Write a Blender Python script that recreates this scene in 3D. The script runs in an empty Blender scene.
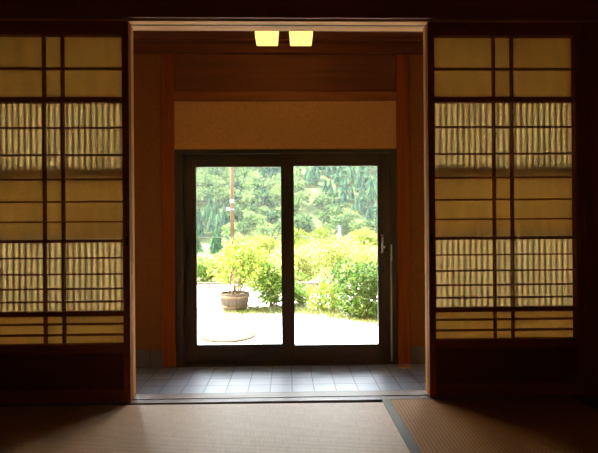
import bpy, bmesh, math, random
from mathutils import Vector, Matrix, noise

S = bpy.context.scene
COL = S.collection
R = math.radians

# ------------------------------------------------------------------ materials
def nodes_of(name):
    m = bpy.data.materials.new(name)
    m.use_nodes = True
    nt = m.node_tree
    nt.nodes.clear()
    out = nt.nodes.new('ShaderNodeOutputMaterial')
    return m, nt, out

def N(nt, typ, **kw):
    n = nt.nodes.new(typ)
    for k, v in kw.items():
        if k in n.inputs.keys():
            n.inputs[k].default_value = v
        else:
            setattr(n, k, v)
    return n

def ramp(nt, fac, stops):
    r = nt.nodes.new('ShaderNodeValToRGB')
    el = r.color_ramp.elements
    el[0].position, el[0].color = stops[0][0], (*stops[0][1], 1)
    el[1].position, el[1].color = stops[-1][0], (*stops[-1][1], 1)
    for p, c in stops[1:-1]:
        e = el.new(p); e.color = (*c, 1)
    nt.links.new(fac, r.inputs[0])
    return r.outputs[0]

def coords(nt, scale=(1, 1, 1), kind='Object'):
    tc = nt.nodes.new('ShaderNodeTexCoord')
    mp = nt.nodes.new('ShaderNodeMapping')
    mp.inputs['Scale'].default_value = scale
    nt.links.new(tc.outputs[kind], mp.inputs['Vector'])
    return mp.outputs['Vector']

def surface(name, c1, c2, rough=.6, scale=(4, 4, 4), nscale=3.0, detail=5, bump=.0, spec=.3, lo=.3, hi=.7):
    m, nt, out = nodes_of(name)
    v = coords(nt, scale)
    nz = N(nt, 'ShaderNodeTexNoise', Scale=nscale, Detail=detail, Roughness=.6)
    nt.links.new(v, nz.inputs['Vector'])
    col = ramp(nt, nz.outputs['Fac'], [(lo, c1), (hi, c2)])
    b = N(nt, 'ShaderNodeBsdfPrincipled', Roughness=rough)
    b.inputs['Specular IOR Level'].default_value = spec
    nt.links.new(col, b.inputs['Base Color'])
    if bump:
        bp = N(nt, 'ShaderNodeBump', Strength=bump, Distance=.004)
        nt.links.new(nz.outputs['Fac'], bp.inputs['Height'])
        nt.links.new(bp.outputs['Normal'], b.inputs['Normal'])
    nt.links.new(b.outputs[0], out.inputs[0])
    return m

GRAIN = {'x': (.7, 14, 14), 'y': (14, .7, 14), 'z': (14, 14, .7)}
def wood(name, c1, c2, axis='z', rough=.5, bump=.12, spec=.35):
    return surface(name, c1, c2, rough, GRAIN[axis], 2.2, 7, bump, spec, .35, .68)

def plain(name, c, rough=.5, metal=0., spec=.4):
    m, nt, out = nodes_of(name)
    b = N(nt, 'ShaderNodeBsdfPrincipled', Roughness=rough, Metallic=metal)
    b.inputs['Base Color'].default_value = (*c, 1)
    b.inputs['Specular IOR Level'].default_value = spec
    nt.links.new(b.outputs[0], out.inputs[0])
    return m

def leaf(name, c1, c2, trans=.5, c3=None):
    m, nt, out = nodes_of(name)
    g = nt.nodes.new('ShaderNodeNewGeometry')
    stops = [(0., c1), (1., c2)] if c3 is None else [(0., c1), (.72, c2), (1., c3)]
    col = ramp(nt, g.outputs['Random Per Island'], stops)
    d = N(nt, 'ShaderNodeBsdfPrincipled', Roughness=.45)
    d.inputs['Specular IOR Level'].default_value = .25
    t = nt.nodes.new('ShaderNodeBsdfTranslucent')
    mx = nt.nodes.new('ShaderNodeMixShader')
    mx.inputs[0].default_value = trans
    nt.links.new(col, d.inputs['Base Color'])
    nt.links.new(col, t.inputs['Color'])
    nt.links.new(d.outputs[0], mx.inputs[1]); nt.links.new(t.outputs[0], mx.inputs[2])
    nt.links.new(mx.outputs[0], out.inputs[0])
    return m

def tree_mat(name, c1, c2):
    m, nt, out = nodes_of(name)
    g = nt.nodes.new('ShaderNodeNewGeometry')
    oi = nt.nodes.new('ShaderNodeObjectInfo')
    a = N(nt, 'ShaderNodeMath', operation='MULTIPLY'); a.inputs[1].default_value = .5
    b2 = N(nt, 'ShaderNodeMath', operation='MULTIPLY_ADD'); b2.inputs[1].default_value = .5
    nt.links.new(g.outputs['Random Per Island'], a.inputs[0])
    nt.links.new(oi.outputs['Random'], b2.inputs[0]); nt.links.new(a.outputs[0], b2.inputs[2])
    col = ramp(nt, b2.outputs[0], [(.1, c1), (.9, c2)])
    d = N(nt, 'ShaderNodeBsdfDiffuse'); nt.links.new(col, d.inputs['Color'])
    t = nt.nodes.new('ShaderNodeBsdfTranslucent'); nt.links.new(col, t.inputs['Color'])
    mx = nt.nodes.new('ShaderNodeMixShader'); mx.inputs[0].default_value = .3
    nt.links.new(d.outputs[0], mx.inputs[1]); nt.links.new(t.outputs[0], mx.inputs[2])
    nt.links.new(mx.outputs[0], out.inputs[0])
    return m

def paper_mat(name, c, trans=.7):
    m, nt, out = nodes_of(name)
    v = coords(nt, (1, 1, 1))
    nz = N(nt, 'ShaderNodeTexNoise', Scale=160., Detail=3)
    nt.links.new(v, nz.inputs['Vector'])
    v2 = coords(nt, (6, 6, 1.2))
    n2 = N(nt, 'ShaderNodeTexNoise', Scale=3., Detail=4)
    nt.links.new(v2, n2.inputs['Vector'])
    ad = N(nt, 'ShaderNodeMath', operation='MULTIPLY_ADD'); ad.inputs[1].default_value = .55
    nt.links.new(nz.outputs['Fac'], ad.inputs[0]); 
    ml = N(nt, 'ShaderNodeMath', operation='MULTIPLY'); ml.inputs[1].default_value = .45
    nt.links.new(n2.outputs['Fac'], ml.inputs[0]); nt.links.new(ml.outputs[0], ad.inputs[2])
    col = ramp(nt, ad.outputs[0], [(.3, tuple(x * .78 for x in c)), (.7, c)])
    d = N(nt, 'ShaderNodeBsdfDiffuse'); t = nt.nodes.new('ShaderNodeBsdfTranslucent')
    nt.links.new(col, d.inputs['Color']); nt.links.new(col, t.inputs['Color'])
    mx = nt.nodes.new('ShaderNodeMixShader'); mx.inputs[0].default_value = trans
    nt.links.new(d.outputs[0], mx.inputs[1]); nt.links.new(t.outputs[0], mx.inputs[2])
    nt.links.new(mx.outputs[0], out.inputs[0])
    return m

def glass_mat(name, frost=None):
    m, nt, out = nodes_of(name)
    if frost:
        t = nt.nodes.new('ShaderNodeBsdfTranslucent'); t.inputs[0].default_value = (*frost, 1)
    else:
        t = nt.nodes.new('ShaderNodeBsdfTransparent'); t.inputs[0].default_value = (.96, .97, .96, 1)
    g = N(nt, 'ShaderNodeBsdfGlossy', Roughness=.02)
    fr = N(nt, 'ShaderNodeFresnel', IOR=1.45)
    mx = nt.nodes.new('ShaderNodeMixShader')
    nt.links.new(fr.outputs[0], mx.inputs[0])
    nt.links.new(t.outputs[0], mx.inputs[1]); nt.links.new(g.outputs[0], mx.inputs[2])
    nt.links.new(mx.outputs[0], out.inputs[0])
    return m

def tatami_mat(name, c1, c2, axis, period, rough, spec, bump):
    m, nt, out = nodes_of(name)
    v = coords(nt)
    w = N(nt, 'ShaderNodeTexWave', Scale=1. / period * .314159 * 1.0)
    w.wave_type = 'BANDS'; w.bands_direction = 'X' if axis == 'x' else 'Y'
    w.wave_profile = 'SIN'
    w.inputs['Distortion'].default_value = .25; w.inputs['Detail'].default_value = 1.
    nt.links.new(v, w.inputs['Vector'])
    v2 = coords(nt, (300, 14, 1) if axis == 'x' else (14, 300, 1))
    nz = N(nt, 'ShaderNodeTexNoise', Scale=1., Detail=4)
    nt.links.new(v2, nz.inputs['Vector'])
    v3 = coords(nt, (14, 240, 1) if axis == 'x' else (240, 14, 1))
    n3 = N(nt, 'ShaderNodeTexNoise', Scale=1., Detail=2)
    nt.links.new(v3, n3.inputs['Vector'])
    mix = N(nt, 'ShaderNodeMath', operation='MULTIPLY_ADD'); mix.inputs[1].default_value = .4
    nt.links.new(nz.outputs['Fac'], mix.inputs[0])
    m2 = N(nt, 'ShaderNodeMath', operation='MULTIPLY'); m2.inputs[1].default_value = .35
    nt.links.new(w.outputs['Fac'], m2.inputs[0]); nt.links.new(m2.outputs[0], mix.inputs[2])
    m3 = N(nt, 'ShaderNodeMath', operation='MULTIPLY_ADD'); m3.inputs[1].default_value = .3
    nt.links.new(n3.outputs['Fac'], m3.inputs[0]); nt.links.new(mix.outputs[0], m3.inputs[2])
    col = ramp(nt, m3.outputs[0], [(.32, c1), (.68, c2)])
    b = N(nt, 'ShaderNodeBsdfPrincipled', Roughness=rough)
    b.inputs['Specular IOR Level'].default_value = spec
    nt.links.new(col, b.inputs['Base Color'])
    bp = N(nt, 'ShaderNodeBump', Strength=bump, Distance=.002)
    nt.links.new(m3.outputs[0], bp.inputs['Height']); nt.links.new(bp.outputs['Normal'], b.inputs['Normal'])
    nt.links.new(b.outputs[0], out.inputs[0])
    return m

def tile_mat(name, c1, c2, grout, size):
    m, nt, out = nodes_of(name)
    v = coords(nt)
    br = N(nt, 'ShaderNodeTexBrick')
    br.offset = 0.0; br.squash = 1.0
    br.inputs['Scale'].default_value = 1.0
    br.inputs['Brick Width'].default_value = size; br.inputs['Row Height'].default_value = size
    br.inputs['Mortar Size'].default_value = .0035; br.inputs['Mortar Smooth'].default_value = .2
    br.inputs['Color1'].default_value = (*c1, 1); br.inputs['Color2'].default_value = (*c2, 1)
    br.inputs['Mortar'].default_value = (*grout, 1)
    nt.links.new(v, br.inputs['Vector'])
    nz = N(nt, 'ShaderNodeTexNoise', Scale=9., Detail=5)
    nt.links.new(v, nz.inputs['Vector'])
    rr = N(nt, 'ShaderNodeMapRange'); rr.inputs['To Min'].default_value = .38; rr.inputs['To Max'].default_value = .6
    nt.links.new(nz.outputs['Fac'], rr.inputs[0])
    b = N(nt, 'ShaderNodeBsdfPrincipled'); b.inputs['Specular IOR Level'].default_value = .5
    nt.links.new(br.outputs['Color'], b.inputs['Base Color']); nt.links.new(rr.outputs[0], b.inputs['Roughness'])
    bp = N(nt, 'ShaderNodeBump', Strength=.5, Distance=.002); bp.invert = True
    nt.links.new(br.outputs['Fac'], bp.inputs['Height']); nt.links.new(bp.outputs['Normal'], b.inputs['Normal'])
    nt.links.new(b.outputs[0], out.inputs[0])
    return m

def emit_mat(name, c, strength):
    m, nt, out = nodes_of(name)
    g = nt.nodes.new('ShaderNodeNewGeometry')
    e = N(nt, 'ShaderNodeEmission', Strength=strength)
    e.inputs['Color'].default_value = (*c, 1)
    nt.links.new(e.outputs[0], out.inputs[0])
    return m

def mountain_mat(name):
    m, nt, out = nodes_of(name)
    v = coords(nt)
    nz = N(nt, 'ShaderNodeTexNoise', Scale=.35, Detail=6)
    nt.links.new(v, nz.inputs['Vector'])
    col = ramp(nt, nz.outputs['Fac'], [(.35, (.05, .075, .025)), (.65, (.16, .19, .07))])
    d = N(nt, 'ShaderNodeBsdfDiffuse'); nt.links.new(col, d.inputs['Color'])
    nt.links.new(d.outputs[0], out.inputs[0])
    return m

M = {}
M['room_wood_z'] = wood('dark_room_wood_upright', (.24, .07, .028), (.33, .10, .042), 'z', .6, .12, .05)
M['room_wood_x'] = wood('dark_room_wood_level', (.24, .07, .028), (.33, .10, .042), 'x')
M['board'] = wood('dark_kick_board', (.13, .036, .02), (.19, .055, .03), 'x')
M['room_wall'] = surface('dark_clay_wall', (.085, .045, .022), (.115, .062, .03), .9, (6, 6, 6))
M['room_plaster'] = surface('warm_room_plaster', (.50, .29, .12), (.58, .35, .15), .95, (6, 6, 6))  # unseen walls, tone raised to bounce warm light into the room
M['room_ceiling'] = wood('room_ceiling_boards', (.36, .18, .07), (.46, .24, .10), 'x', .7)  # unseen ceiling, brightened for the same warm bounce
M['room_floor'] = wood('dark_floor_boards', (.09, .05, .025), (.14, .08, .04), 'y')
M['gold_x'] = wood('pale_cypress_level', (.60, .27, .07), (.74, .35, .10), 'x', .55, .12, .15)
M['gold_z'] = wood('pale_cypress_upright', (.62, .32, .10), (.76, .42, .155), 'z', .8, .12, .0)
M['sill'] = wood('worn_sill_wood', (.13, .072, .048), (.19, .112, .076), 'x', .42, .1, .25)
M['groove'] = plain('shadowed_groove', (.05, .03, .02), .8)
M['red_wood'] = wood('red_cedar_post', (.25, .064, .013), (.35, .10, .024), 'z', .7, .12, .0)
M['red_wood_x'] = wood('red_cedar_beam', (.26, .075, .018), (.36, .115, .03), 'x', .5)
M['ceil'] = wood('cedar_ceiling_boards', (.15, .038, .011), (.23, .062, .018), 'x', .6)
M['tan'] = surface('tan_sand_plaster', (.56, .29, .085), (.66, .36, .11), .95, (10, 10, 10), 4, 6, .1, .1)
M['brown_panel'] = wood('brown_wall_panel', (.17, .052, .014), (.225, .07, .019), 'x', .7)
M['brown_plaster'] = surface('brown_plaster', (.24, .092, .022), (.29, .115, .028), .95, (10, 10, 10), 4, 6, .1, .1)
M['tile'] = tile_mat('blue_grey_floor_tile', (.22, .235, .28), (.27, .28, .32), (.08, .08, .09), .15)
M['skirt'] = tile_mat('grey_skirting_tile', (.13, .115, .095), (.16, .14, .115), (.07, .06, .05), .15)
M['alu'] = wood('bronze_door_frame', (.040, .025, .011), (.062, .039, .018), 'z', .45, .05)
M['alu_x'] = wood('bronze_door_rail', (.040, .025, .011), (.062, .039, .018), 'x', .45, .05)
M['silver'] = plain('brushed_silver', (.62, .62, .60), .3, 1.)
M['strip'] = plain('grey_jamb_strip', (.35, .36, .33), .35, .6)
M['black'] = plain('black_lacquer', (.012, .010, .010), .4)
M['glass'] = glass_mat('clear_glass')
M['frost'] = glass_mat('frosted_glass', (.85, .85, .80))
M['paper'] = paper_mat('aged_shoji_paper', (.86, .70, .43), .68)
M['paper2'] = paper_mat('thin_back_paper', (.90, .76, .50), .72)
M['reed'] = wood('reed_slat', (.36, .21, .085), (.48, .29, .12), 'z', .6)
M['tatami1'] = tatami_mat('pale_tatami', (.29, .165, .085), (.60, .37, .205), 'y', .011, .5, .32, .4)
M['tatami2'] = tatami_mat('amber_tatami', (.22, .085, .017), (.38, .165, .04), 'x', .015, .65, .12, .7)  # amber base stands in for this mat's weaker sheen and warm shade
M['heri'] = surface('grey_green_cloth_edge', (.10, .080, .042), (.13, .105, .058), .6, (80, 80, 80), 5, 2)
M['mat_core'] = plain('mat_side', (.25, .18, .10), .9)
M['lamp'] = emit_mat('lit_lamp_shade', (1., .62, .17), .64)
M['lamp_metal'] = plain('dark_bronze_plate', (.10, .06, .03), .4, .5)
M['concrete'] = surface('pale_concrete_apron', (.60, .58, .54), (.72, .70, .66), .9, (1, 1, 1), 2.5, 6, .05, .1)
M['curb'] = surface('weathered_stone', (.075, .058, .043), (.14, .11, .085), .9, (5, 5, 5))
M['stone'] = surface('brown_stepping_stone', (.055, .032, .016), (.10, .06, .032), .9, (6, 6, 6))
M['stone_top'] = surface('pale_stone_top', (.60, .57, .52), (.70, .67, .63), .9, (6, 6, 6))
M['soil'] = surface('dark_soil', (.05, .035, .02), (.10, .07, .04), 1., (20, 20, 20))
M['stave'] = wood('weathered_barrel_staves', (.065, .047, .033), (.13, .096, .068), 'z', .8)
M['hoop'] = plain('rusty_hoop', (.17, .115, .06), .6, .3)
M['bark'] = surface('brown_bark', (.16, .10, .055), (.26, .17, .09), .9, (20, 20, 4))
M['rail'] = plain('weathered_rail', (.12, .11, .09), .6)
M['pole'] = surface('rusty_brown_pole', (.17, .105, .07), (.24, .155, .11), .8, (3, 3, 1))
M['pole_band'] = plain('pale_pole_band', (.5, .5, .48), .5)
M['hill'] = mountain_mat('hill_grass')
M['grass'] = leaf('lawn_blades', (.08, .12, .02), (.20, .23, .05), .4, (.30, .25, .10))
M['leaf_lime'] = leaf('lime_leaf', (.10, .17, .015), (.26, .33, .04), .5, (.48, .48, .13))
M['leaf_green'] = leaf('mid_green_leaf', (.05, .125, .018), (.17, .27, .04), .5, (.38, .43, .15))
M['leaf_dark'] = leaf('deep_green_leaf', (.022, .062, .010), (.075, .145, .024), .42, (.17, .25, .05))
M['leaf_pale'] = leaf('pale_yellow_leaf', (.17, .215, .04), (.36, .38, .10), .5, (.60, .59, .30))
M['leaf_yellow'] = leaf('yellow_green_leaf', (.15, .215, .025), (.29, .35, .055), .5, (.46, .47, .16))
M['conifer'] = tree_mat('cedar_needles', (.008, .036, .034), (.070, .16, .068))
M['broad'] = tree_mat('broadleaf_crown', (.014, .058, .034), (.26, .36, .105))
M['midtree'] = tree_mat('sunny_crown', (.16, .21, .04), (.36, .38, .11))
M['roof'] = plain('grey_roof', (.15, .14, .13), .8)

# ------------------------------------------------------------------ geometry
class MB:
    """collects shapes into one mesh"""
    def __init__(s, org=(0, 0, 0)):
        s.bm = bmesh.new(); s.o = Vector(org)
    def box(s, a, b):
        x0, y0, z0 = (min(a[i], b[i]) for i in range(3)); x1, y1, z1 = (max(a[i], b[i]) for i in range(3))
        v = [s.bm.verts.new(Vector(p) - s.o) for p in ((x0, y0, z0), (x1, y0, z0), (x1, y1, z0), (x0, y1, z0), (x0, y0, z1), (x1, y0, z1), (x1, y1, z1), (x0, y1, z1))]
        for f in ((3, 2, 1, 0), (4, 5, 6, 7), (0, 1, 5, 4), (1, 2, 6, 5), (2, 3, 7, 6), (3, 0, 4, 7)):
            s.bm.faces.new([v[i] for i in f])
        return s
    def prism(s, pts, z0, z1):
        lo = [s.bm.verts.new(Vector((p[0], p[1], z0)) - s.o) for p in pts]
        hi = [s.bm.verts.new(Vector((p[0], p[1], z1)) - s.o) for p in pts]
        n = len(pts)
        s.bm.faces.new(lo[::-1]); s.bm.faces.new(hi)
        for i in range(n):
            s.bm.faces.new([lo[i], lo[(i + 1) % n], hi[(i + 1) % n], hi[i]])
        return s
    def extrude_x(s, prof, x0, x1):
        a = [s.bm.verts.new(Vector((x0, p[0], p[1])) - s.o) for p in prof]
        b = [s.bm.verts.new(Vector((x1, p[0], p[1])) - s.o) for p in prof]
        n = len(prof)
        s.bm.faces.new(a[::-1]); s.bm.faces.new(b)
        for i in range(n):
            s.bm.faces.new([a[i], a[(i + 1) % n], b[(i + 1) % n], b[i]])
        return s
    def tube(s, pts, rad, seg=8, cap=True):
        pts = [Vector(p) - s.o for p in pts]
        if not hasattr(rad, '__len__'): rad = [rad] * len(pts)
        rings = []
        for i, p in enumerate(pts):
            d = (pts[min(i + 1, len(pts) - 1)] - pts[max(i - 1, 0)]).normalized()
            a = d.orthogonal().normalized() if abs(d.z) < .99 else Vector((1, 0, 0))
            if abs(d.z) < .99 and i: a = (rings_a - d * rings_a.dot(d)).normalized()
            rings_a = a
            b = d.cross(a)
            rings.append([s.bm.verts.new(p + (a * math.cos(t * 2 * math.pi / seg) + b * math.sin(t * 2 * math.pi / seg)) * rad[i]) for t in range(seg)])
        for i in range(len(rings) - 1):
            for t in range(seg):
                s.bm.faces.new([rings[i][t], rings[i][(t + 1) % seg], rings[i + 1][(t + 1) % seg], rings[i + 1][t]])
        if cap:
            s.bm.faces.new(rings[0][::-1]); s.bm.faces.new(rings[-1])
        return s
    def lathe(s, c, prof, seg=32, wob=None):
        c = Vector(c) - s.o
        rings = [[s.bm.verts.new(c + Vector((r * (wob(t) if wob else 1) * math.cos(t * 2 * math.pi / seg), r * (wob(t) if wob else 1) * math.sin(t * 2 * math.pi / seg), z))) for t in range(seg)] for r, z in prof]
        for i in range(len(rings) - 1):
            for t in range(seg):
                s.bm.faces.new([rings[i][t], rings[i][(t + 1) % seg], rings[i + 1][(t + 1) % seg], rings[i + 1][t]])
        s.bm.faces.new(rings[0][::-1]); s.bm.faces.new(rings[-1])
        return s
    def leaf(s, p, d, up, ln, wd):
        """a leaf folded along its midrib"""
        p = Vector(p) - s.o
        side = d.cross(up)
        if side.length < 1e-4: side = Vector((1, 0, 0))
        side.normalize(); nrm = side.cross(d).normalized()
        a = s.bm.verts.new(p); b = s.bm.verts.new(p + d * ln - nrm * ln * .12)
        m1 = p + d * ln * .45
        c = s.bm.verts.new(m1 + side * wd * .5 + nrm * wd * .15); e = s.bm.verts.new(m1 - side * wd * .5 + nrm * wd * .15)
        s.bm.faces.new([a, c, b]); s.bm.faces.new([a, b, e])
    def build(s, name, mat, parent=None, bevel=0., smooth=False):
        s.bm.normal_update()
        me = bpy.data.meshes.new(name)
        s.bm.to_mesh(me); s.bm.free()
        o = bpy.data.objects.new(name, me); COL.objects.link(o)
        me.materials.append(M[mat])
        if parent is not None:
            o.parent = parent
        else:
            o.location = s.o
        if smooth:
            for p in me.polygons: p.use_smooth = True
        if bevel:
            b = o.modifiers.new('bevel', 'BEVEL'); b.width = bevel; b.segments = 2; b.limit_method = 'ANGLE'
        return o

def tag(o, label, cat, group=None, kind=None):
    o['label'] = label; o['category'] = cat
    if group: o['group'] = group
    if kind: o['kind'] = kind
    return o

def thing(name, loc, label, cat, group=None):
    o = bpy.data.objects.new(name, None); COL.objects.link(o)
    o.location = loc; o.empty_display_size = .1
    return tag(o, label, cat, group)

def struct(name, mb, mat, bevel=0., smooth=False, parent=None):
    o = mb.build(name, mat, parent, bevel, smooth)
    if parent is None: o['kind'] = 'structure'
    return o

# ------------------------------------------------------------------ the tatami room
WY0, WY1 = 2.225, 2.335           # screen wall: front and back face
OL, OR = -.745, .672              # open gap between the screens
KZ = 1.796                        # underside of the lintel
FZ = -.29                         # entrance floor

struct('floor', MB().box((-2.6, -2.6, -.12), (2.6, 2.30, -.05)), 'room_floor')
struct('ceiling', MB().box((-2.7, -2.7, 2.5), (2.7, 2.36, 2.6)), 'room_ceiling')
struct('wall_left', MB().box((-2.7, -2.7, -.12), (-2.6, 2.36, 2.5)), 'room_plaster')
struct('wall_right', MB().box((2.6, -2.7, -.12), (2.7, 2.36, 2.5)), 'room_plaster')
struct('wall_rear', MB().box((-2.6, -2.7, -.12), (2.6, -2.6, 2.5)), 'room_plaster')
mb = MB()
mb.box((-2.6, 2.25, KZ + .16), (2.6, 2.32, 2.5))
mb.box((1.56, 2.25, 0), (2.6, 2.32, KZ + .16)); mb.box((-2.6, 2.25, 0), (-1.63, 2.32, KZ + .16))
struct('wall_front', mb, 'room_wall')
# grooved lintel above the screens
prof = [(WY0, KZ), (WY0 + .038, KZ), (WY0 + .038, KZ + .03), (WY0 + .052, KZ + .03), (WY0 + .052, KZ),
        (WY1, KZ), (WY1, KZ + .16), (WY0, KZ + .16)]
lt = struct('trim_1', MB().extrude_x(prof, -1.63, 1.56), 'gold_x')
MB().box((-1.62, WY0 + .0385, KZ + .001), (1.55, WY0 + .0515, KZ + .0295)).build('groove_shade_fill', 'groove', lt)  # dark block filling the groove, its shade and grime put into the colour
# dark facing board in front of the lintel
struct('trim_2', MB().box((-2.6, WY0 - .022, KZ + .008), (2.6, WY0 - .001, KZ + .14)), 'room_wood_x', .003)
# sill with one groove
prof = [(WY0, -.05), (WY1 + .01, -.05), (WY1 + .01, 0), (WY0 + .052, 0), (WY0 + .052, -.006), (WY0 + .042, -.006), (WY0 + .042, 0), (WY0, 0)]
struct('trim_3', MB().extrude_x(prof, -2.6, 2.6), 'sill')
struct('trim_4', MB().box((-2.6, WY0 + .02, FZ - .01), (2.6, WY1 - .01, -.05)), 'room_wood_x')      # riser below the sill
struct('trim_5', MB().box((1.422, WY0 - .005, 0), (1.56, WY1, KZ)), 'room_wood_z', .004)           # room post
struct('trim_6', MB().box((-1.63, WY0 - .005, 0), (-1.495, WY1, KZ)), 'room_wood_z', .004)

# tatami mats
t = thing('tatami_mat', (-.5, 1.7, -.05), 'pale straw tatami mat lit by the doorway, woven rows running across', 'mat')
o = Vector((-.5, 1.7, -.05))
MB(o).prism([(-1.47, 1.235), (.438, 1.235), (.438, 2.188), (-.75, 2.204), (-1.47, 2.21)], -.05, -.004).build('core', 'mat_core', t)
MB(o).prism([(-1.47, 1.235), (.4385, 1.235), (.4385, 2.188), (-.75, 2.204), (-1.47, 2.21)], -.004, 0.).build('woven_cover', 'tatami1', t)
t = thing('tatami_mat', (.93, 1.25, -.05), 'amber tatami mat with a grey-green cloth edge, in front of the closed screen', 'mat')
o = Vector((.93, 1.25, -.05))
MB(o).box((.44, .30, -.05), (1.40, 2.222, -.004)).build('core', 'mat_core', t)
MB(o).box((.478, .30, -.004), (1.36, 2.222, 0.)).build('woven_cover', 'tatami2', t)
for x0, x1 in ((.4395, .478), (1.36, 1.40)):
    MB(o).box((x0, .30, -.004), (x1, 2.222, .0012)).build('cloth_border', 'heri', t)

# ------------------------------------------------------------------ sliding screens
THIN = [1.579, 1.299, 1.170, 1.055, .949, .854, .683, .606, .537, .476, .370, .319]
THICK = [(1.417, 1.442), (.756, .770), (.409, .431)]
def shoji(x0, x1, bars, pull_x, label):
    ya, yb = 2.229, 2.266
    o = Vector(((x0 + x1) / 2, (ya + yb) / 2, 0))
    t = thing('shoji_screen', o, label, 'screen', 'paper lattice screens facing the tatami room')
    for xa in (x0, x1 - .032):
        MB(o).box((xa, ya, .004), (xa + .032, yb, KZ + .008)).build('stile', 'room_wood_z', t, .002)
    xi, xj = x0 + .032, x1 - .032
    MB(o).box((xi, ya, 1.735), (xj, yb, KZ + .006)).build('top_rail', 'room_wood_x', t, .002)
    MB(o).box((xi, ya, .236), (xj, yb, .277)).build('middle_rail', 'room_wood_x', t, .002)
    MB(o).box((xi, ya, .004), (xj, yb, .066)).build('bottom_rail', 'room_wood_x', t, .002)
    MB(o).box((xi, ya + .010, .062), (xj, yb - .006, .240)).build('kick_board', 'board', t)
    l = MB(o)
    for z in THIN: l.box((xi, ya + .009, z - .0035), (xj, yb - .005, z + .0035))
    for z0, z1 in THICK: l.box((xi, ya + .006, z0), (xj, yb - .005, z1))
    for x in bars: l.box((x - .0038, ya + .007, .277), (x + .0038, yb - .005, 1.735))
    l.build('lattice', 'room_wood_x', t)
    MB(o).box((xi - .004, yb - .0016, .272), (xj + .004, yb - .0008, 1.739)).build('paper', 'paper', t)
    p = MB(o).box((pull_x - .006, ya - .001, .74), (pull_x + .006, ya + .004, .785)).build('finger_pull', 'black', t)
    return t
shoji(OR, 1.420, (.997, 1.085), OR + .012, 'paper lattice screen right of the doorway, above the amber tatami mat')
shoji(-1.493, OL, (-1.148, -1.061), OL - .012, 'paper lattice screen left of the doorway, cut off by the picture edge')

def slatted(x0, x1, label):
    ya, yb = 2.270, 2.302
    o = Vector(((x0 + x1) / 2, (ya + yb) / 2, 0))
    t = thing('slatted_screen', o, label, 'screen', 'slatted screens stacked behind the paper screens')
    for xa in (x0, x1 - .030):
        MB(o).box((xa, ya, .004), (xa + .030, yb, KZ - .001)).build('stile', 'gold_z', t, .002)
    xi, xj = x0 + .030, x1 - .030
    for z0, z1 in ((1.742, KZ - .001), (1.415, 1.445), (1.060, 1.108), (.770, .795), (.405, .432), (.236, .275), (.004, .066)):
        MB(o).box((xi, ya + .019, z0), (xj, yb, z1)).build('rail', 'gold_x', t, .002)
    MB(o).box((xi, ya + .008, .066), (xj, yb - .008, .236)).build('kick_board', 'gold_x', t)
    for z0, z1 in ((1.108, 1.415), (.432, .770)):
        s = MB(o)
        x = xi + .008
        while x < xj - .012:
            s.box((x, ya + .0005, z0 - .01), (x + .0102, ya + .003, z1 + .01)); x += .0283
        s.build('reed_slats', 'reed', t)
    for z0, z1 in ((1.445, 1.742), (.795, 1.060), (.275, .405)):
        MB(o).box((xi, ya + .016, z0), (xj, ya + .0168, z1)).build('backing_paper', 'paper2', t)
    return t
slatted(OR, 1.418, 'slatted screen whose pale edge shows behind the paper screen right of the doorway')
slatted(-1.491, OL, 'slatted screen whose pale edge shows behind the paper screen left of the doorway')

# ------------------------------------------------------------------ the entrance
BY = 3.77
GX0, GX1 = -2.45, 2.40
struct('floor_entrance', MB((.02, BY, FZ)).box((GX0, 2.3, FZ - .1), (GX1, BY + .12, FZ)), 'tile')
struct('ceiling_entrance', MB().box((GX0, 2.32, 2.275), (GX1, BY, 2.30)), 'ceil')
for k in range(5):
    y = 2.55 + k * .27
    struct('trim_%d' % (20 + k), MB().box((GX0, y, 2.262), (GX1, y + .022, 2.275)), 'ceil')
struct('wall_entrance_left', MB().box((GX0 - .1, 2.32, FZ - .1), (GX0, BY + .12, 2.45)), 'brown_plaster')
struct('wall_entrance_right', MB().box((GX1, 2.32, FZ - .1), (GX1 + .1, BY + .12, 2.45)), 'brown_plaster')
DX0, DX1, DZ = -.899, .877, 1.447
# back wall: brown plaster either side, unseen windows added to backlight the screens
mb = MB()
y0, y1 = BY, BY + .12
WINL, WINR, WZ0, WZ1 = (-2.3, -1.27), (1.17, 2.2), .0, 2.1
for (xa, xb), (w0, w1) in (((GX0, -1.0), WINL), ((.98, GX1), WINR)):
    mb.box((xa, y0, FZ), (w0, y1, 2.45)); mb.box((w1, y0, FZ), (xb, y1, 2.45))
    mb.box((w0, y0, FZ), (w1, y1, WZ0)); mb.box((w0, y0, WZ1), (w1, y1, 2.45))
struct('wall_back', mb, 'brown_plaster')
struct('wall_above_door', MB().box((-.90, y0, DZ), (.879, y1, 1.832)), 'tan')
struct('wall_above_beam', MB().box((-.90, y0 + .005, 1.90), (.88, y1, 2.45)), 'brown_panel')
struct('trim_7', MB().box((-1.003, y0 - .012, FZ), (-.900, y1, 2.275)), 'red_wood', .004)
struct('trim_8', MB().box((.879, y0 - .012, FZ), (.980, y1, 2.275)), 'red_wood', .004)
struct('trim_9', MB().box((-.90, y0 - .02, 1.832), (.879, y1, 1.903)), 'red_wood_x', .003)
struct('trim_10', MB().box((GX0, y0 - .045, 2.205), (GX1, y0, 2.275)), 'ceil', .003)
for k, (xa, xb) in enumerate(((GX0, -1.003), (.980, GX1))):
    struct('baseboard_%s' % ('left', 'right')[k], MB((xa, y0, FZ)).box((xa, y0 - .012, FZ), (xb, y0, FZ + .14)), 'skirt')
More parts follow.
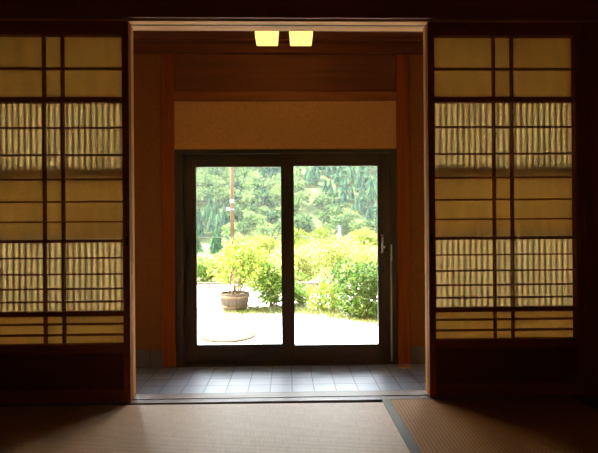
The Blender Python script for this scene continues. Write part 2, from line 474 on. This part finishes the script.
for k, (w0, w1) in enumerate((WINL, WINR)):
    f = MB()
    for a, b in (((w0, WZ0), (w0 + .04, WZ1)), ((w1 - .04, WZ0), (w1, WZ1)), ((w0, WZ0), (w1, WZ0 + .04)), ((w0, WZ1 - .04), (w1, WZ1)), (((w0 + w1) / 2 - .015, WZ0), ((w0 + w1) / 2 + .015, WZ1))):
        f.box((a[0], y0 + .03, a[1]), (b[0], y0 + .07, b[1]))
    w = struct('backlight_window_%d' % (k + 1), f, 'alu')
    MB().box((w0 + .02, y0 + .048, WZ0 + .02), (w1 - .02, y0 + .052, WZ1 - .02)).build('pane', 'glass', w)

# sliding glass door: fixed frame, then two sliding leaves
mb = MB()
mb.box((DX0, y0 - .005, FZ), (DX0 + .065, y1, DZ)); mb.box((DX1 - .058, y0 - .005, FZ), (DX1, y1, DZ))
mb.box((DX0 + .065, y0 - .005, DZ - .032), (DX1 - .058, y1, DZ)); mb.box((DX0 + .065, y0 - .005, FZ), (DX1 - .058, y1, FZ + .025))
d = struct('door_1', mb, 'alu', .003)
MB().box((DX1 - .056, y0 - .009, FZ + .03), (DX1 - .044, y0 - .005, .60)).build('jamb_strip', 'strip', d)
MB().box((DX1 - .054, y0 - .016, .545), (DX1 - .042, y0 - .006, .675)).build('strike_plate', 'silver', d, .002)

def glass_door(x0, x1, ga, gb, ya, label, front):
    yb = ya + .032
    z0, z1, g0, g1 = FZ + .026, DZ - .034, -.130, 1.311
    o = Vector(((x0 + x1) / 2, (ya + yb) / 2, z0))
    t = thing('sliding_glass_door', o, label, 'door', 'the pair of glass doors')
    MB(o).box((x0, ya, z0), (ga, yb, z1)).build('stile', 'alu', t, .003)
    MB(o).box((gb, ya, z0), (x1, yb, z1)).build('stile', 'alu', t, .003)
    MB(o).box((ga, ya, g1), (gb, yb, z1)).build('top_rail', 'alu_x', t, .003)
    MB(o).box((ga, ya, z0), (gb, yb, g0)).build('bottom_rail', 'alu_x', t, .003)
    MB(o).box((ga - .006, ya + .013, g0 - .006), (gb + .006, ya + .018, g1 + .006)).build('glass', 'glass', t)
    if front:
        h = MB(o)
        h.tube([(.754, ya, .752), (.754, ya - .030, .748), (.754, ya - .034, .735), (.754, ya - .034, .632), (.754, ya - .030, .618), (.754, ya, .614)], .0065, 10)
        h.build('handle', 'silver', t, smooth=True)
        MB(o).box((.778, ya - .010, .618), (.800, ya, .665)).build('latch', 'black', t, .003)
        MB(o).tube([(.772, ya, .655), (.772, ya - .016, .655)], .010, 12).build('latch_knob', 'silver', t)
        MB(o).box((.752, ya - .003, .45), (.775, ya, .50)).build('keyhole_plate', 'black', t, .002)
    else:
        MB(o).box((x0 + .02, ya - .003, .60), (x0 + .045, ya, .74)).build('finger_pull', 'black', t, .002)
    return t
glass_door(-.055, .818, .049, .724, y0 + .005, 'dark-framed sliding glass door with the silver handle', True)
glass_door(-.833, .049, -.742, -.055, y0 + .048, 'dark-framed sliding glass door without a handle, utility pole seen through it', False)

# wooden wedge on the tiles
t = MB((.92, 3.66, FZ))
t.prism([(.865, 3.69), (.885, 3.65), (.965, 3.665), (.96, 3.70)], FZ, FZ + .012)
tag(t.build('door_wedge', 'gold_x', bevel=.002), 'flat tan wooden wedge on the tiles beside the pillar foot', 'wedge')

# lamps
def lamp(xc, label):
    yc, z0 = 3.2, 2.08
    o = Vector((xc, yc, 2.275))
    t = thing('ceiling_lamp', o, label, 'lamp', 'lit square lamps on the entrance ceiling')
    s = MB(o)
    a, b = .074, .086
    bm = s.bm
    lo = [bm.verts.new(Vector((xc + i * a, yc + j * a, z0)) - o) for i, j in ((-1, -1), (1, -1), (1, 1), (-1, 1))]
    hi = [bm.verts.new(Vector((xc + i * b, yc + j * b, z0 + .17)) - o) for i, j in ((-1, -1), (1, -1), (1, 1), (-1, 1))]
    bm.faces.new(lo[::-1]); bm.faces.new(hi)
    for i in range(4): bm.faces.new([lo[i], lo[(i + 1) % 4], hi[(i + 1) % 4], hi[i]])
    s.build('lamp_shade', 'lamp', t, .006)
    MB(o).box((xc - .06, yc - .06, z0 + .17), (xc + .06, yc + .06, 2.262)).build('mounting_box', 'lamp_metal', t, .003)
    MB(o).box((xc - .075, yc - .075, 2.262), (xc + .075, yc + .075, 2.275)).build('ceiling_plate', 'lamp_metal', t, .003)
    return t
lamp(-.135, 'leftmost of the two glowing yellow square ceiling lamps')
lamp(.098, 'rightmost of the two glowing yellow square ceiling lamps')

# outer shell of the house
struct('roof', MB().box((-3.4, -3., 2.62), (3.4, 4.0, 2.72)), 'roof')
struct('sun_block_eave', MB().box((-3.4, BY + .02, 2.46), (3.4, 5.0, 2.54)), 'roof')  # unseen eave, added to keep direct sun out of the entrance

# ------------------------------------------------------------------ outdoors
GZ = -.36
def terrain(x, y):
    if y < 14: return GZ
    if y < 60: z = GZ - 2.8 * ((y - 14) / 46) ** 1.3
    elif y < 118: z = GZ - 2.8
    else: z = GZ - 2.8 + .60 * (y - 118) ** 1.02
    w = min(1, (y - 14) / 60)
    z += w * 1.6 * noise.noise(Vector((x * .04, y * .04, 3.)))
    if y > 118: z += min(1, (y - 118) / 20) * 3.2 * noise.noise(Vector((x * .035 + 9, y * .03, 7.)))
    return z
mb = MB()
ys = [3.88, 6, 9, 14, 18, 24, 32, 42, 52, 60, 75, 95, 110] + [118 + k * 4 for k in range(26)]
xs = [-90 + 5 * k for k in range(37)]
g = [[mb.bm.verts.new((x, y, terrain(x, y) - (.03 if y < 15 else 0))) for x in xs] for y in ys]
for j in range(len(ys) - 1):
    for i in range(len(xs) - 1):
        mb.bm.faces.new([g[j][i], g[j][i + 1], g[j + 1][i + 1], g[j + 1][i]])
struct('hillside', mb, 'hill', smooth=True)
struct('ground', MB().box((-14, 3.89, GZ - .02), (14, 9.75, GZ)), 'concrete')

rng = random.Random(7)
def rdir(r):
    while True:
        v = Vector((r.uniform(-1, 1), r.uniform(-1, 1), r.uniform(-1, 1)))
        if .05 < v.length < 1: return v.normalized()

def leaves(mb, c, rad, n, ln, r, shell=.55, clumps=12, droop=.2):
    """leaves on lumps that fill an ellipsoid"""
    c = Vector(c)
    hubs = []
    for k in range(clumps):
        d = rdir(r) * (r.random() ** .5)
        hubs.append((Vector((d.x * rad[0] * .75, d.y * rad[1] * .75, d.z * rad[2] * .75)), r.uniform(.25, .5)))
    for k in range(n):
        h, s = hubs[k % clumps]
        d = rdir(r); q = s * (shell + (1 - shell) * r.random())
        p = c + h + Vector((d.x * rad[0], d.y * rad[1], d.z * rad[2])) * q
        dd = (d + rdir(r) * .7 + Vector((0, 0, -droop))).normalized()
        L = ln * r.uniform(.6, 1.25)
        mb.leaf(p, dd, rdir(r), L, L * r.uniform(.4, .6))
    return hubs

def shrub(name, base, c, rad, n, ln, mat, label, cat, seed, group=None, stems=6, clumps=14, spread=.06):
    r = random.Random(seed)
    t = thing(name, base, label, cat, group)
    f = MB(base)
    hubs = leaves(f, c, rad, n, ln, r, clumps=clumps)
    f.build('foliage', mat, t)
    s = MB(base)
    for k in range(stems):
        h = Vector(c) + hubs[k % len(hubs)][0]
        b = Vector(base) + Vector((r.uniform(-spread, spread), r.uniform(-spread, spread), 0))
        m = b.lerp(h, .5) + Vector((r.uniform(-.05, .05), r.uniform(-.05, .05), .03))
        s.tube([b, m, h], [.012, .009, .004], 6)
    s.build('stems', 'bark', t)
    return t

# half barrel with an airy lime shrub
PB = Vector((-.77, 6.72, GZ))
t = shrub('barrel_planter', PB, (-.66, 6.78, .33), (.62, .42, .40), 2100, .06, 'leaf_lime',
          'weathered half-barrel planter holding an airy lime-green shrub', 'planter', 11, stems=9, clumps=26, spread=.07)
for ch in t.children:
    if ch.name.startswith('stems'): ch.location = (0, 0, .20)
NS = 20
def wob(tt): return .965 if tt % 4 == 0 else 1.
MB(PB).lathe(PB, [(.165, .0), (.185, .06), (.205, .15), (.212, .25), (.195, .25), (.190, .215)], NS * 4, wob).build('staves', 'stave', t)
for z, rr in ((.19, .2135), (.05, .187)):
    MB(PB).lathe(PB, [(rr, z), (rr + .006, z + .002), (rr + .008, z + .026), (rr, z + .03)], 48).build('hoop', 'hoop', t)
MB(PB).lathe(PB, [(.02, .20), (.186, .20), (.186, .216), (.02, .235)], 24).build('soil', 'soil', t)

shrub('leafy_bush', (-.22, 7.0, GZ), (-.20, 6.98, -.03), (.42, .34, .37), 2300, .065, 'leaf_green', 'green leafy bush close beside the barrel planter', 'bush', 12, clumps=18)
shrub('garden_bush', (1.02, 6.15, GZ), (1.02, 6.15, .05), (.58, .46, .50), 3600, .058, 'leaf_dark', 'big deep-green bush below the silver door handle', 'bush', 13, stems=12, clumps=30, spread=.2)
shrub('creeping_bush', (.98, 5.92, GZ), (.98, 5.95, -.22), (.36, .16, .16), 700, .055, 'leaf_green', 'low green ground plant in front of the big deep-green bush', 'plant', 14)
lime = [(.40, 6.6, .22), (.58, 6.5, .26), (.72, 6.62, .24)]
limel = ['lime-green clump next to the sunny gap between the bushes', 'lime-green clump in the middle of the three by the big bush', 'lime-green clump touching the big deep-green bush']
for k, (x, y, h) in enumerate(lime):
    r = random.Random(30 + k)
    t = thing('lime_plant', (x, y, GZ), limel[k], 'plant', 'lime-green clumps')
    f = MB((x, y, GZ))
    for q in range(420):
        a = r.uniform(0, 6.283); rr = r.random() ** .5 * .13
        z = GZ + h * 1.5 * r.random()
        f.leaf((x + rr * math.cos(a), y + rr * math.sin(a), z), Vector((math.cos(a) * .7, math.sin(a) * .7, .7)).normalized(), rdir(r), r.uniform(.04, .075), .028)
    f.build('foliage', 'leaf_yellow', t)
    s = MB((x, y, GZ))
    for q in range(9):
        a = r.uniform(0, 6.283); rr = r.uniform(.01, .08)
        s.tube([(x + rr * .4 * math.cos(a), y + rr * .4 * math.sin(a), GZ), (x + rr * math.cos(a), y + rr * math.sin(a), GZ + h * 1.3)], [.004, .002], 5)
    s.build('stems', 'leaf_yellow', t)
shrub('dark_bush', (.16, 7.1, GZ), (.16, 7.1, -.20), (.22, .18, .19), 700, .05, 'leaf_green', 'small green bush in front of the low stone wall', 'bush', 15)

pale = [(.22, 9.0, .62, .55), (.90, 9.4, .84, .52), (1.65, 8.9, .70, .60)]
pl = ['pale yellow bush behind the centre stile of the glass doors', 'pale yellow bush rising behind the lime-green clumps', 'pale yellow bush behind the big deep-green bush']
for k, (x, y, h, w) in enumerate(pale):
    shrub('pale_bush', (x, y, GZ), (x, y, GZ + h * .72), (w, .5, h * .62), 3200, .06, 'leaf_pale', pl[k], 'bush', 50 + k, 'pale sunlit bushes', clumps=20)
shrub('yellow_bush', (-.62, 9.15, GZ), (-.62, 9.15, .1), (.62, .5, .58), 2300, .075, 'leaf_yellow', 'yellow-green bush behind the barrel planter', 'bush', 60, clumps=20)
shrub('low_hedge_bush', (-1.9, 10.4, GZ), (-1.95, 10.4, -.1), (.6, .4, .30), 1500, .08, 'leaf_green', 'green bush on the far side of the dark kerb', 'bush', 61, clumps=18)
shrub('yellow_bush', (-1.35, 10.3, GZ), (-1.36, 10.3, -.06), (.42, .4, .34), 1100, .09, 'leaf_yellow', 'yellow-green bush at the end of the dark kerb', 'bush', 62, clumps=16)

tag(MB((-2.3, 9.75, GZ)).box((-3.6, 9.68, GZ), (-1.3, 9.8, GZ + .045)).build('kerb', 'curb', bevel=.006), 'dark stone kerb edging the sunlit yard', 'kerb')
w = MB((.3, 8.4, GZ))
for q in range(7):
    x = -.1 + q * .165
    w.box((x, 8.32, GZ), (x + .155, 8.5, GZ + .13 + .012 * (q % 3)))
w.box((-.12, 8.30, GZ + .15), (1.06, 8.52, GZ + .19))
tag(w.build('stone_wall', 'curb', bevel=.01), 'low brown stone wall between the bushes', 'wall')
t = thing('stepping_stone', (-.66, 5.12, GZ), 'round stepping stone with a brown rim in the white yard', 'stone')
MB((-.66, 5.12, GZ)).lathe((-.66, 5.12, GZ), [(.30, 0), (.295, .016), (.235, .017)], 40).build('rim', 'stone', t)
MB((-.66, 5.12, GZ)).lathe((-.66, 5.12, GZ), [(.236, .0), (.236, .019), (.20, .020)], 40).build('top', 'stone_top', t)

# grass along the yard edge
r = random.Random(5)
gm = MB()
for q in range(5200):
    x = r.uniform(-1.7, 1.6)
    yc = 6.6 - .80 * max(0, x - .1); y = yc + r.gauss(0, .2) 
    if (Vector((x, y)) - Vector((PB.x, PB.y))).length < .2: continue
    if x < -.95 and r.random() < .55: continue
    a = r.uniform(0, 6.283)
    gm.leaf((x, y, GZ), Vector((math.cos(a) * .6, math.sin(a) * .6, r.uniform(.5, 1.2))).normalized(), rdir(r), r.uniform(.03, .075), .010)
tag(gm.build('grass', 'grass'), 'sparse grass strip at the foot of the bushes', 'grass', kind='stuff')

# pole, rail
t = thing('utility_pole', (-2.60, 22, terrain(-2.6, 22)), 'tall brown utility pole in front of the forested hill', 'pole')
zb = terrain(-2.6, 22); o = Vector((-2.6, 22, zb))
MB(o).tube([(-2.6, 22, zb - .2), (-2.6, 22, 7.5)], [.10, .085], 16).build('shaft', 'pole', t, smooth=True)
for z in (1.62, 1.95, 2.05):
    MB(o).tube([(-2.6, 22, z), (-2.6, 22, z + .05)], .105, 16).build('band', 'pole_band', t)
MB(o).box((-2.85, 21.86, 1.58), (-2.70, 21.98, 1.74)).build('junction_box', 'pole_band', t, .01)
MB(o).box((-3.3, 21.93, 6.9), (-1.9, 22.07, 7.0)).build('cross_arm', 'pole', t)
t = thing('guard_rail', (0, 15, terrain(0, 15)), 'thin dark guard rail crossing behind the pale bushes', 'rail')
o = Vector((0, 15, terrain(0, 15)))
MB(o).tube([(-3.6, 15, .50), (3.6, 15, .50)], .009, 8).build('pipe', 'rail', t)
for x in (-3.4, -1.7, 0, 1.7, 3.4):
    MB(o).tube([(x, 15, terrain(x, 15) - .1), (x, 15, .50)], .018, 8).build('post', 'rail', t)

# pylon
px, py = 13., 118.5
pz = terrain(px, py); o = Vector((px, py, pz))
t = thing('power_pylon', o, 'tiny pale steel pylon on the forested hillside', 'pylon')
m = MB(o)
H = 3.8
for k in range(6):
    z0, z1 = pz + H * k / 6, pz + H * (k + 1) / 6
    w0, w1 = .45 * (1 - k / 7), .45 * (1 - (k + 1) / 7)
    for i, j in ((-1, -1), (1, -1), (1, 1), (-1, 1)):
        m.tube([(px + i * w0, py + j * w0, z0), (px + i * w1, py + j * w1, z1)], .07, 4)
    m.tube([(px - w0, py - w0, z0), (px + w1, py - w1, z1)], .05, 4); m.tube([(px + w0, py - w0, z0), (px - w1, py - w1, z1)], .05, 4)
m.build('lattice_tower', 'pole_band', t)
for z in (2.7, 3.15, 3.6):
    MB(o).tube([(px - .7, py, pz + z), (px + .7, py, pz + z)], .07, 4).build('cross_arm', 'pole_band', t)

# ---- trees of the hillside: a few crowns, copied one by one
def conifer_mesh(seed):
    """drooping jagged skirts of boughs, one above the other"""
    r = random.Random(seed); mb = MB(); H = 7.6; tiers = 7
    for k in range(tiers):
        f = k / (tiers - 1)
        z = H * (.14 + .74 * f); rr = 1.95 * (1 - f) ** .62 + .34
        n = 16
        top = mb.bm.verts.new((r.uniform(-.08, .08), r.uniform(-.08, .08), z + rr * .95 + .35))
        ring = []
        for b in range(n):
            a = 6.283 * (b + r.uniform(-.25, .25)) / n + k
            q = rr * (r.uniform(.85, 1.15) if b % 2 else r.uniform(.5, .68))
            ring.append(mb.bm.verts.new((q * math.cos(a), q * math.sin(a), z - (.12 if b % 2 else -.25) * rr + r.uniform(-.1, .1))))
        for b in range(n):
            mb.bm.faces.new([top, ring[b], ring[(b + 1) % n]])
    return mb
def broad_mesh(seed, wide=2.1, H=4.6, ln=1.15, n=170):
    r = random.Random(seed); mb = MB()
    leaves(mb, (0, 0, H * .62), (wide, wide, H * .42), n, ln, r, shell=.8, clumps=11, droop=.1)
    return mb
def tree_proto(name, crown, mat, h, r0):
    t = thing(name, (0, 0, 0), 'x', 'tree')
    crown.build('crown', mat, t)
    MB().tube([(0, 0, -.5), (0, 0, h * .9)], [r0, r0 * .4], 6).build('trunk', 'bark', t)
    return t
def copy_tree(p, loc, rz, sc, label, group):
    t = p.copy(); COL.objects.link(t)
    t.location = loc; t.rotation_euler = (0, 0, rz); t.scale = (sc, sc, sc)
    t['label'] = label; t['group'] = group
    for ch in p.children:
        c = ch.copy(); COL.objects.link(c); c.parent = t
    return t
def drop(p):
    for ch in list(p.children): bpy.data.objects.remove(ch)
    bpy.data.objects.remove(p)
con = [tree_proto('cedar_tree', conifer_mesh(100 + k), 'conifer', 8.5, .16) for k in range(3)]
bro = [tree_proto('broadleaf_tree', broad_mesh(200 + k), 'broad', 4.0, .14) for k in range(3)]
mid = [tree_proto('sunny_tree', broad_mesh(300 + k, 1.15, 2.2, .30, 420), 'midtree', 1.8, .06) for k in range(2)]
r = random.Random(21)
nc = nb = 0
y = 121.
while y < 172:
    half = 29 * y / 150 + 3
    x = -half + r.uniform(0, 2)
    while x < half:
        xx, yy = x + r.uniform(-.9, .9), y + r.uniform(-1.2, 1.2)
        X150 = xx * 150 / yy                          # bearing, in metres at 150 m
        el = (terrain(xx, yy) - .825) / yy            # slope seen from the house
        v = noise.noise(Vector((xx * .09, yy * .09, 1.)))
        cedar = (X150 > 10 + 10 * (el < .05) + 4 * v and el > -.01) or (X150 > 6 and el > .085) or (X150 < -20 and el < .04) or (v > .42)
        clearing = 1 < X150 < 13 - 60 * max(0, el - .07) and .015 < el < .085 and v < .25
        if not clearing or r.random() < .45:
            if cedar:
                copy_tree(con[nc % 3], (xx, yy, terrain(xx, yy)), r.uniform(0, 6), r.uniform(.5, .8), 'blue-green cedar in the dense stand on the far hillside', 'cedars on the far hillside'); nc += 1
            else:
                copy_tree(bro[nb % 3], (xx, yy, terrain(xx, yy) - .3), r.uniform(0, 6), r.uniform(.7, 1.15), 'rounded green broadleaf tree on the far hillside', 'broadleaf trees on the far hillside'); nb += 1
            x += 2.2 if cedar else 4.0
        else:
            x += 4.
    y += 3.7
k = 0
for yy in (30, 36, 44, 54):
    n = 5
    for q in range(n):
        xx = (-.085 + .32 * (q + r.uniform(.2, .8)) / n) * yy
        copy_tree(mid[k % 2], (xx, yy, terrain(xx, yy)), r.uniform(0, 6), r.uniform(.45, .95), 'sunny yellow-green small tree between the yard and the hill', 'sunny small trees below the hill'); k += 1
for q, (xx, yy, sc) in enumerate(((-11.6, 58, .62), (-9.3, 62, .55), (-10.4, 52, .50), (-8.6, 55, .42))):
    copy_tree(con[q % 3], (xx, yy, terrain(xx, yy)), q * 1.3, sc, 'dark cedar standing left of the utility pole, in front of the hill', 'dark cedars left of the utility pole')
for p in con + bro + mid: drop(p)
print('trees', nc, nb, k)

# valley haze
hz = MB().box((-70, 26, -9), (70, 190, 60)).build('valley_haze', 'glass')
m, nt, out = nodes_of('thin_haze')
vs = nt.nodes.new('ShaderNodeVolumeScatter')
vs.inputs['Color'].default_value = (.86, .95, 1., 1); vs.inputs['Density'].default_value = .00035
nt.links.new(vs.outputs[0], out.inputs['Volume'])
hz.data.materials.clear(); hz.data.materials.append(m)
tag(hz, 'thin bluish haze hanging over the valley and hill', 'haze', kind='stuff')

# ------------------------------------------------------------------ light
SKY = 6.5
w = bpy.data.worlds.new('sky'); S.world = w; w.use_nodes = True
nt = w.node_tree; nt.nodes.clear()
o = nt.nodes.new('ShaderNodeOutputWorld'); bg = nt.nodes.new('ShaderNodeBackground')
# glow added to the sky facing the door to light the mats, dimmer elsewhere
tc = nt.nodes.new('ShaderNodeTexCoord')
dp = nt.nodes.new('ShaderNodeVectorMath'); dp.operation = 'DOT_PRODUCT'
nm = nt.nodes.new('ShaderNodeVectorMath'); nm.operation = 'NORMALIZE'
nt.links.new(tc.outputs['Generated'], nm.inputs[0]); nt.links.new(nm.outputs[0], dp.inputs[0])
dp.inputs[1].default_value = Vector((-.12, .86, .48)).normalized()
rm = nt.nodes.new('ShaderNodeMapRange'); rm.interpolation_type = 'SMOOTHSTEP'
rm.inputs['From Min'].default_value = .45; rm.inputs['From Max'].default_value = .97
rm.inputs['To Min'].default_value = 1.8; rm.inputs['To Max'].default_value = SKY
nt.links.new(dp.outputs['Value'], rm.inputs['Value'])
bg.inputs[0].default_value = (.88, .94, 1., 1)
nt.links.new(rm.outputs[0], bg.inputs[1])
nt.links.new(bg.outputs[0], o.inputs[0])
sl = bpy.data.lights.new('sun', 'SUN'); sl.energy = 17.; sl.angle = R(.6); sl.color = (1., .96, .88)
so = bpy.data.objects.new('sun', sl); COL.objects.link(so)
so.rotation_euler = Vector((.58, -.16, -.80)).to_track_quat('-Z', 'Y').to_euler()

def portal(x0, x1, z0, z1, y):
    l = bpy.data.lights.new('sky_portal', 'AREA'); l.shape = 'RECTANGLE'; l.size = x1 - x0; l.size_y = z1 - z0
    l.cycles.is_portal = True
    ob = bpy.data.objects.new('sky_portal', l); COL.objects.link(ob)
    ob.location = ((x0 + x1) / 2, y, (z0 + z1) / 2); ob.rotation_euler = (R(-90), 0, 0)

# ------------------------------------------------------------------ camera
cam = bpy.data.cameras.new('camera'); co = bpy.data.objects.new('camera', cam); COL.objects.link(co)
cam.sensor_width = 36; cam.lens = 470 / 598 * 36; cam.clip_start = .02; cam.clip_end = 1000
yaw, ph = R(1.34), R(.4)
r0 = Vector((math.cos(yaw), -math.sin(yaw), 0)); fw = Vector((math.sin(yaw), math.cos(yaw), 0)); u0 = Vector((0, 0, 1))
up = u0 * math.cos(ph) + r0 * math.sin(ph); rt = r0 * math.cos(ph) - u0 * math.sin(ph)
mw = Matrix((rt, up, -fw)).transposed().to_4x4(); mw.translation = (0, 0, .825)
co.matrix_world = mw
S.camera = co

vs = S.view_settings
S.display_settings.display_device = 'sRGB'
vs.view_transform = 'Standard'; vs.look = 'None'; vs.gamma = 1.; vs.use_curve_mapping = False
vs.exposure = 1.6
c = S.cycles
c.max_bounces = 12; c.diffuse_bounces = 6; c.transparent_max_bounces = 12; c.volume_bounces = 0
c.sample_clamp_indirect = 8.; c.use_denoising = True
c.use_guiding = True; c.use_adaptive_sampling = False
